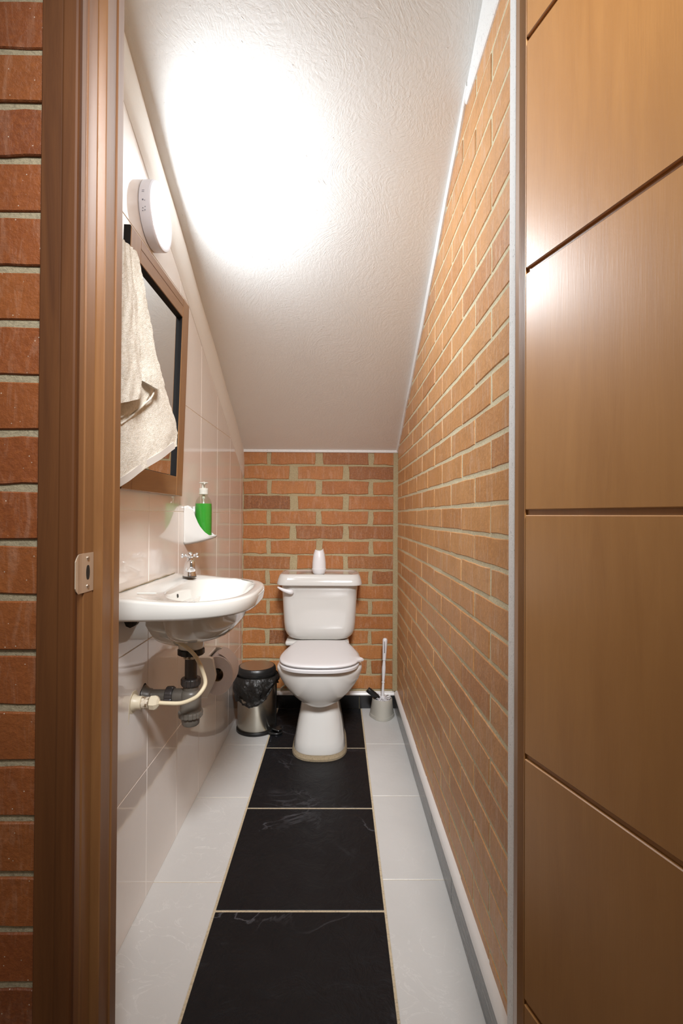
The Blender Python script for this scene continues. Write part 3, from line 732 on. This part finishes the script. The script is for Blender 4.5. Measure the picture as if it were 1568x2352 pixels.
# ------------------------------------------------------------------ paper holder and roll
ph = thing('paper_holder', 'white ceramic toilet paper holder on the tiled wall', 'paper holder', (XL, 1.77, .41))
prof = [(-.516, .556), (-.434, .556), (-.4245, .552), (-.4215, .544), (-.4195, .530), (-.4150, .508), (-.4125, .495), (-.4145, .480), (-.4210, .465), (-.4430, .4175), (-.516, .4175)]
def plate(y0, y1, m):
    c = (-.46, .51)
    ins = [(c[0]+(x-c[0])*.955 if x > XL+.001 else x, c[1]+(z-c[1])*.97) for x, z in prof]
    return MB().loft([[(x+.001, y0, z) for x, z in ins], [(x+.001, y0+.004, z) for x, z in prof], [(x+.001, y1-.004, z) for x, z in prof], [(x+.001, y1, z) for x, z in ins]])
link('side_plate', plate(1.694, 1.712, 0), M['china'], ph, smooth=35)
link('side_plate', plate(1.832, 1.850, 0), M['china'], ph, smooth=35)
link('back_box', MB().box(XL+.0012, -.488, 1.7121, 1.8319, .418, .555, .002).box(-.4881, -.445, 1.7121, 1.8319, .545, .555, .002), M['china'], ph)
link('spindle', MB().lathe([(.008, 1.7121), (.008, 1.8319)], (-.4150, 0, .4995), 16, 'Y'), M['hole'], ph)
rl = thing('toilet_roll', 'white toilet paper roll in the ceramic wall holder', 'toilet roll', (-.413, 1.77, .42))
mb = MB(); cx, cz = -.4130, .4850; rings = []
for (k, y) in ((.36, 1.7210), (.985, 1.7205), (1, 1.722), (1, 1.822), (.985, 1.8235), (.36, 1.8230), (.36, 1.7210)):
    ring = []
    for i in range(56):
        t = 2*math.pi*i/56; a, b = (.0535, .0670) if k > .5 else (.0205/.36*1.0, .0235/.36)
        ring.append((cx+(a*k*math.cos(t)), y, cz+.0+b*k*math.sin(t)+(.004 if k < .5 else 0)))
    rings.append(ring)
link('paper', mb.loft(rings, False, False), M['paper'], rl, smooth=30)
link('core', MB().loft([[(cx+.0204*math.cos(t)*k, y, cz+.004+.0234*math.sin(t)*k) for t in [2*math.pi*i/40 for i in range(40)]] for k, y in ((.999, 1.7212), (.999, 1.8228), (.93, 1.8228), (.93, 1.7212), (.999, 1.7212))], False, False), M['core'], rl, smooth=30)
flp = []
for i in range(10):
    t = math.radians(2+i*9.8); k = 1.02+.12*max(0, (i-5)/4)**1.6
    flp.append([(cx+.0535*k*math.cos(t), 1.724+.004*i/9, cz+.067*k*math.sin(t)), (cx+.0535*k*math.cos(t), 1.8195, cz+.067*k*math.sin(t)), (cx+.0535*(k-.014)*math.cos(t), 1.8195, cz+.067*(k-.014)*math.sin(t)), (cx+.0535*(k-.014)*math.cos(t), 1.724+.004*i/9, cz+.067*(k-.014)*math.sin(t))])
link('loose_sheet', MB().loft(flp), M['paper'], rl, smooth=50)

# ------------------------------------------------------------------ pedal bin
bx, by = -.392, 2.435
bn = thing('pedal_bin', 'small brushed steel pedal bin in the corner left of the toilet', 'bin', (bx, by, 0))
link('base_ring', MB().lathe([(.0930, .0005), (.0970, .002), (.0970, .012), (.0935, .016)], (bx, by, 0), 56).tube([(bx+.055, by-.055, .007), (bx+.085, by-.075, .007), (bx+.112, by-.078, .007), (bx+.13, by-.062, .007)], [.0062]*4, 10), M['black_plastic'], bn, smooth=40)
link('pedal', MB().box(-.022, .022, -.017, .017, .016, .023, .003, Matrix.Translation((bx+.108, by-.052, 0)) @ Matrix.Rotation(-.6, 4, 'Z')).box(-.008, .008, -.01, .04, .008, .016, .001, Matrix.Translation((bx+.095, by-.038, 0)) @ Matrix.Rotation(-.6, 4, 'Z')), M['black_plastic'], bn)
link('body', MB().lathe([(.0900, .0162), (.0912, .018), (.0912, .270)], (bx, by, 0), 64), M['steel'], bn, smooth=40)
link('back_strip', MB().tube([(bx+.0895, by+.022, .018), (bx+.0895, by+.022, .268)], .006, 8, 0), M['black_plastic'], bn)
link('rim', MB().lathe([(.0925, .2705), (.0935, .273), (.0935, .286), (.0925, .287), (.0925, .2885), (.0930, .289), (.0915, .300), (.0870, .3065), (.0820, .3080), (.0818, .3072)], (bx, by, 0), 64, cap1=False), M['black_plastic'], bn, smooth=30)
link('lid', MB().lathe([(.0817, .3050), (.0817, .3078), (.078, .3086), (.04, .3092), (.002, .3094)], (bx, by, 0), 56), M['lid_steel'], bn, smooth=40)
# bag : crumpled skirt around the rim
hem = [(0, .225), (40, .20), (90, .20), (140, .19), (180, .165), (205, .150), (225, .158), (245, .146), (262, .140), (280, .146), (300, .168), (318, .205), (335, .235), (360, .225)]
n, mvr = 150, 26; rings = []; rb = []
for j in range(mvr+1):
    v = j/mvr; a_, b_ = [], []
    for i in range(n):
        dg = 360*i/n; t = math.radians(dg); hz = lerp_tab(dg, hem)+.007*noise.noise(Vector((math.cos(t)*9, math.sin(t)*9, 3)))
        z = .2685+(hz-.2685)*v
        puff = .0045+.0165*math.sin(math.pi*min(1, v*1.15+.05))*(.75+.5*noise.noise(Vector((math.cos(t)*2, math.sin(t)*2, 7))))
        roll = .004*sm(.78, .95, v)
        nz = noise.noise(Vector((math.cos(t)*4.5, math.sin(t)*4.5, z*28)))*.0055+abs(noise.noise(Vector((math.cos(t)*10, math.sin(t)*10, z*55+4))))*.0040
        r = .0950+puff+max(-.002, nz)*min(1, v*4)+roll
        a_.append((bx+r*math.cos(t), by+r*math.sin(t), z)); b_.append((bx+(r-.0012)*math.cos(t), by+(r-.0012)*math.sin(t), z))
    rings.append(a_); rb.append(b_)
fs = []; vs = [p for r in rings for p in r]+[p for r in rb for p in r]; o = (mvr+1)*n
def holed(i, j):
    dg = 360*(i+.5)/n; v = (j+.5)/mvr; return ((dg-232)/11)**2+((v-.80)/.085)**2 < 1 or ((dg-242)/7)**2+((v-.88)/.05)**2 < 1
for j in range(mvr):
    for i in range(n):
        if holed(i, j): continue
        k = (i+1) % n; fs.append((j*n+i, j*n+k, (j+1)*n+k, (j+1)*n+i)); fs.append((o+j*n+i, o+(j+1)*n+i, o+(j+1)*n+k, o+j*n+k))
for i in range(n):
    k = (i+1) % n; fs.append((mvr*n+i, mvr*n+k, o+mvr*n+k, o+mvr*n+i))
bag = link('bin_bag', MB().add(vs, fs), M['bag'], loc=(bx, by, .15), smooth=50)
tag(bag, 'crumpled black plastic bag folded over the rim of the steel bin', 'bag')

# ------------------------------------------------------------------ toilet
tcx = -.076
to = thing('toilet', 'white ceramic close coupled toilet on a pedestal foot', 'toilet', (tcx, 2.3, 0))
def egg(z, yf, yc, yb, hw, cx=tcx, n=64, pf=1.0, pb=.62, zf=None):
    r = []
    for i in range(n):
        t = 2*math.pi*i/n; c, s = math.cos(t), math.sin(t)
        if s < 0: x = hw*math.copysign(abs(c)**pf, c); y = yc+(yc-yf)*-abs(s)**pf
        else: x = hw*math.copysign(abs(c)**pb, c); y = yc+(yb-yc)*abs(s)**pb
        r.append((cx+x, y, z if zf is None else z+zf(x, y)))
    return r
bowl = [(.2000, 2.215, 2.26, 2.33, .012), (.203, 2.175, 2.25, 2.36, .042), (.214, 2.140, 2.24, 2.40, .066), (.232, 2.110, 2.22, 2.43, .090), (.256, 2.085, 2.20, 2.46, .112), (.285, 2.065, 2.19, 2.49, .137), (.315, 2.050, 2.18, 2.50, .157), (.345, 2.040, 2.17, 2.51, .173), (.370, 2.035, 2.165, 2.52, .181), (.388, 2.032, 2.16, 2.52, .184), (.396, 2.036, 2.16, 2.52, .181), (.398, 2.046, 2.16, 2.51, .172)]
link('bowl', MB().loft([egg(*b) for b in bowl]), M['china'], to, smooth=60)
ped = [(.018, 2.124, 2.24, 2.52, .1140), (.024, 2.1225, 2.24, 2.52, .1150), (.060, 2.134, 2.25, 2.52, .1100), (.12, 2.150, 2.26, 2.52, .1000), (.17, 2.165, 2.27, 2.51, .0900), (.21, 2.176, 2.27, 2.50, .0840), (.25, 2.184, 2.27, 2.50, .0815), (.30, 2.19, 2.27, 2.50, .083)]
link('pedestal', MB().loft([egg(*b, pf=.8) for b in ped]), M['china'], to, smooth=60)
link('mortar_bed', MB().loft([egg(.0005, 2.104, 2.24, 2.53, .1225, pf=.8), egg(.009, 2.104, 2.24, 2.53, .1215, pf=.8), egg(.0175, 2.117, 2.24, 2.53, .117, pf=.8), egg(.018, 2.16, 2.24, 2.5, .09, pf=.8)]), M['putty'], to)
link('rear_shelf', MB().box(-.262, .060, 2.50, 2.665, .384, .4085, .010, seg=3).loft([egg(.20, 2.44, 2.5, 2.60, .07), egg(.30, 2.44, 2.5, 2.62, .09), egg(.385, 2.44, 2.5, 2.64, .12)]), M['china'], to, smooth=50)
lidr = lambda k, z, d=0: egg(z, 2.010+d, 2.135, 2.428-d*.6, .171*k, pf=1.0, pb=.80)
def lid_shape(z, d=0, n=96):
    r = []
    pts = [(-.102, 2.426), (-.122, 2.412), (-.140, 2.350), (-.158, 2.270), (-.168, 2.205), (-.1715, 2.150), (-.1660, 2.102), (-.148, 2.062), (-.115, 2.032), (-.07, 2.014), (0, 2.008)]
    full = [(0, 2.432)]+pts+[(-x, y) for x, y in reversed(pts[:-1])]
    ear = True
    for i, (x, y) in enumerate(full):
        v = Vector((x, y-2.22, 0)); l = v.length; v *= (l-d)/l
        r.append([tcx+v.x, 2.22+v.y, z])
    # small pull tab on the right hand side
    for q in r:
        dx, y = q[0]-tcx, q[1]
        if dx > .1 and 2.09 < y < 2.16 and d < .02: pass
    P = [Vector(q) for q in r]; m_ = len(P); out = []
    for i in range(m_):
        p0, p1, p2, p3 = P[i-1], P[i], P[(i+1) % m_], P[(i+2) % m_]
        for k in range(4):
            t = k/4; w = .5*((2*p1)+(p2-p0)*t+(2*p0-5*p1+4*p2-p3)*t*t+(3*p1-p0-3*p2+p3)*t**3)
            e = math.exp(-((w.y-2.128)/.016)**2)*.020 if w.x > tcx+.1 and TAB else 0
            out.append((w.x+e, w.y-e*.2, w.z))
    return out
TAB = False
link('seat_ring', MB().loft([lid_shape(.3995, .006), lid_shape(.402, .001), lid_shape(.412, -.0005), lid_shape(.4155, .004), lid_shape(.4165, .016)]), M['seat_plastic'], to, smooth=50)
TAB = True
link('lid', MB().loft([lid_shape(.4205, .010), lid_shape(.4215, .003), lid_shape(.427, .0), lid_shape(.4315, .002), lid_shape(.4345, .008), lid_shape(.4360, .022), lid_shape(.4368, .08)]), M['seat_plastic'], to, smooth=50)
for hx in (-.055, .055):
    link('seat_hinge', MB().lathe([(.011, -.016), (.012, -.012), (.012, .012), (.011, .016)], (tcx+hx, 2.440, .414), 20, 'X'), M['seat_plastic'], to, smooth=40)
kcx = -.0905
def rrect(z, hw, yf, yb, r, cx=kcx, n=12, zf=None):
    o = []
    for qx, qy, a0 in ((1, 1, 0), (-1, 1, 90), (-1, -1, 180), (1, -1, 270)):
        ccx = cx+qx*(hw-r); ccy = (yb-r) if qy > 0 else (yf+r)
        for i in range(n+1):
            a = math.radians(a0+90*i/n); x, y = ccx+r*math.cos(a), ccy+r*math.sin(a); o.append((x, y, z))
    return o
tank = [(.4105, .110, 2.535, 2.66, .05), (.4125, .135, 2.520, 2.668, .055), (.421, .155, 2.505, 2.675, .06), (.437, .1685, 2.495, 2.68, .06), (.460, .1775, 2.489, 2.683, .06), (.500, .1820, 2.486, 2.685, .058), (.56, .1850, 2.483, 2.685, .055), (.62, .1875, 2.480, 2.685, .052), (.665, .1900, 2.478, 2.685, .050), (.668, .1915, 2.476, 2.685, .050), (.694, .1925, 2.475, 2.685, .050)]
link('tank', MB().loft([rrect(*a) for a in tank]), M['china'], to, smooth=50)
lid_ = [(.6935, .2065, 2.452, 2.692, .05), (.696, .2120, 2.446, 2.694, .05), (.704, .2130, 2.445, 2.694, .05), (.722, .2085, 2.452, 2.694, .05), (.738, .2035, 2.460, 2.693, .05), (.7455, .1985, 2.465, 2.690, .048), (.7485, .192, 2.472, 2.686, .045), (.7475, .184, 2.480, 2.680, .04), (.7440, .175, 2.490, 2.672, .035), (.7425, .165, 2.50, 2.665, .03)]
link('tank_lid', MB().loft([rrect(*a) for a in lid_]), M['china'], to, smooth=50)
link('flush_lever', MB().tube([(-.229, 2.480, .663), (-.229, 2.462, .663), (-.238, 2.4575, .664), (-.262, 2.456, .6705), (-.284, 2.458, .680), (-.2965, 2.462, .6855)], [.009, .0125, .0125, .0090, .0062, .0030], 18, 5), M['white_plastic'], to, smooth=60)
link('supply_hose', MB().tube([(-.30, 2.685, .105), (-.295, 2.66, .12), (-.268, 2.640, .150), (-.245, 2.63, .20), (-.235, 2.62, .30), (-.225, 2.60, .384)], .0055, 10), M['hose'], to, smooth=60)

# air freshener on the tank lid
ac = (-.0955, 2.548, .7428)
rings = []
for r_, h in [(.026, 0), (.0300, .003), (.0340, .016), (.0365, .0235), (.0365, .0275), (.0350, .0280), (.0350, .031), (.0340, .060), (.0315, .082), (.0280, .103)]:
    rings.append([(ac[0]+r_*math.cos(2*math.pi*i/48), ac[1]+r_*math.sin(2*math.pi*i/48), ac[2]+h) for i in range(48)])
def top_ring(r_, dz):
    out = []
    for i in range(48):
        t = 2*math.pi*i/48; c = math.cos(t); wave = .1215+.008*max(0, c)**4+.003*max(0, -c)**3-.0035*math.sin(t)**2
        out.append((ac[0]+r_*c, ac[1]+r_*math.sin(t), ac[2]+wave+dz))
    return out
fr = link('air_freshener', MB().loft(rings+[top_ring(.0212, 0), top_ring(.0198, 0), top_ring(.0215, -.018), top_ring(.001, -.020)]), M['white_plastic'], loc=ac, smooth=50)
tag(fr, 'white cone shaped air freshener standing on the toilet tank lid', 'air freshener')

# ------------------------------------------------------------------ toilet brush and holder
hx, hy = .2350, 2.585
def tri(r, z, k):
    return [(hx+r*(1+k*math.cos(3*(t+math.pi/2)))*math.cos(t), hy+r*(1+k*math.cos(3*(t+math.pi/2)))*math.sin(t), z) for t in [2*math.pi*i/60 for i in range(60)]]
bh = link('brush_holder', MB().loft([tri(.0635, .0005, .09), tri(.0640, .002, .09), tri(.0620, .015, .09), tri(.0600, .0165, .09), tri(.0560, .055, .05), tri(.0515, .092, .0), tri(.0505, .096, 0), tri(.0485, .0965, 0), tri(.0475, .094, 0), tri(.0500, .030, .03), tri(.0480, .012, .05)]), M['brush_holder'], loc=(hx, hy, 0), smooth=40)
tag(bh, 'beige grey plastic brush holder on the floor right of the toilet', 'brush holder')
tb = thing('toilet_brush', 'white toilet brush with a long handle standing in its holder', 'toilet brush', (hx, hy, .03))
ax = lambda h: (hx+.002+.038*(h-.1), hy, h)
seq = [(.060, .006), (.095, .0065), (.100, .0125), (.104, .0125), (.107, .0075), (.130, .0072), (.175, .0062), (.1762, .0085), (.179, .0085), (.1802, .0062), (.205, .0078), (.240, .0100), (.255, .0098), (.285, .0072), (.291, .0072), (.2925, .0095), (.298, .0095), (.2995, .0080), (.301, .0095), (.340, .0110), (.385, .0125), (.3975, .0125), (.4035, .0095), (.4065, .003)]
link('handle', MB().tube([ax(h) for h, r in seq], [r for h, r in seq], 20, 0), M['white_plastic'], tb, smooth=40)
link('hanging_slot', MB().box(hx+.0085, hx+.0115, hy-.0128, hy-.008, .330, .392, .0012), M['hole'], tb)
br_ = MB(); rr = random.Random(3)
for i in range(150):
    a = 2*math.pi*i*.618; h = .06+.05*rr.random(); ln = .037+.006*rr.random()
    c0 = ax(.1-.01); z0 = .088+(.012*rr.random()); x1 = hx+.002+ln*math.cos(a); y1 = hy+ln*math.sin(a); z1 = .075+.034*rr.random()
    br_.tube([(hx+.002, hy, z0), (x1, y1, z1)], [.0012, .0022], 5, 0)
bs = link('bristles', br_, M['white_plastic'], tb); bs['kind'] = 'stuff'
kb = MB(); p0, p1 = Vector((hx-.018, hy-.012, .0985)), Vector((.160, 2.575, .142)); dd = (p1-p0)
kb.tube([p0, p0+dd*.15, p0+dd*.85, p1], [.009, .0125, .0145, .0125], 16, 2)
for i in range(170):
    k = .1+.95*rr.random(); a = rr.random()*6.283; u = dd.orthogonal().normalized(); w = dd.normalized().cross(u); q = p0+dd*min(k, 1.0)
    kb.tube([q, q+(u*math.cos(a)+w*math.sin(a))*(.0155)+dd.normalized()*.003], [.0014, .0005], 4, 0)
kk = link('small_brush', kb, M['black_plastic'], loc=tuple(p0))
tag(kk, 'short black bristled brush head leaning on the brush holder rim', 'brush')

for o in bpy.data.objects:
    if '_o' in o: del o['_o']
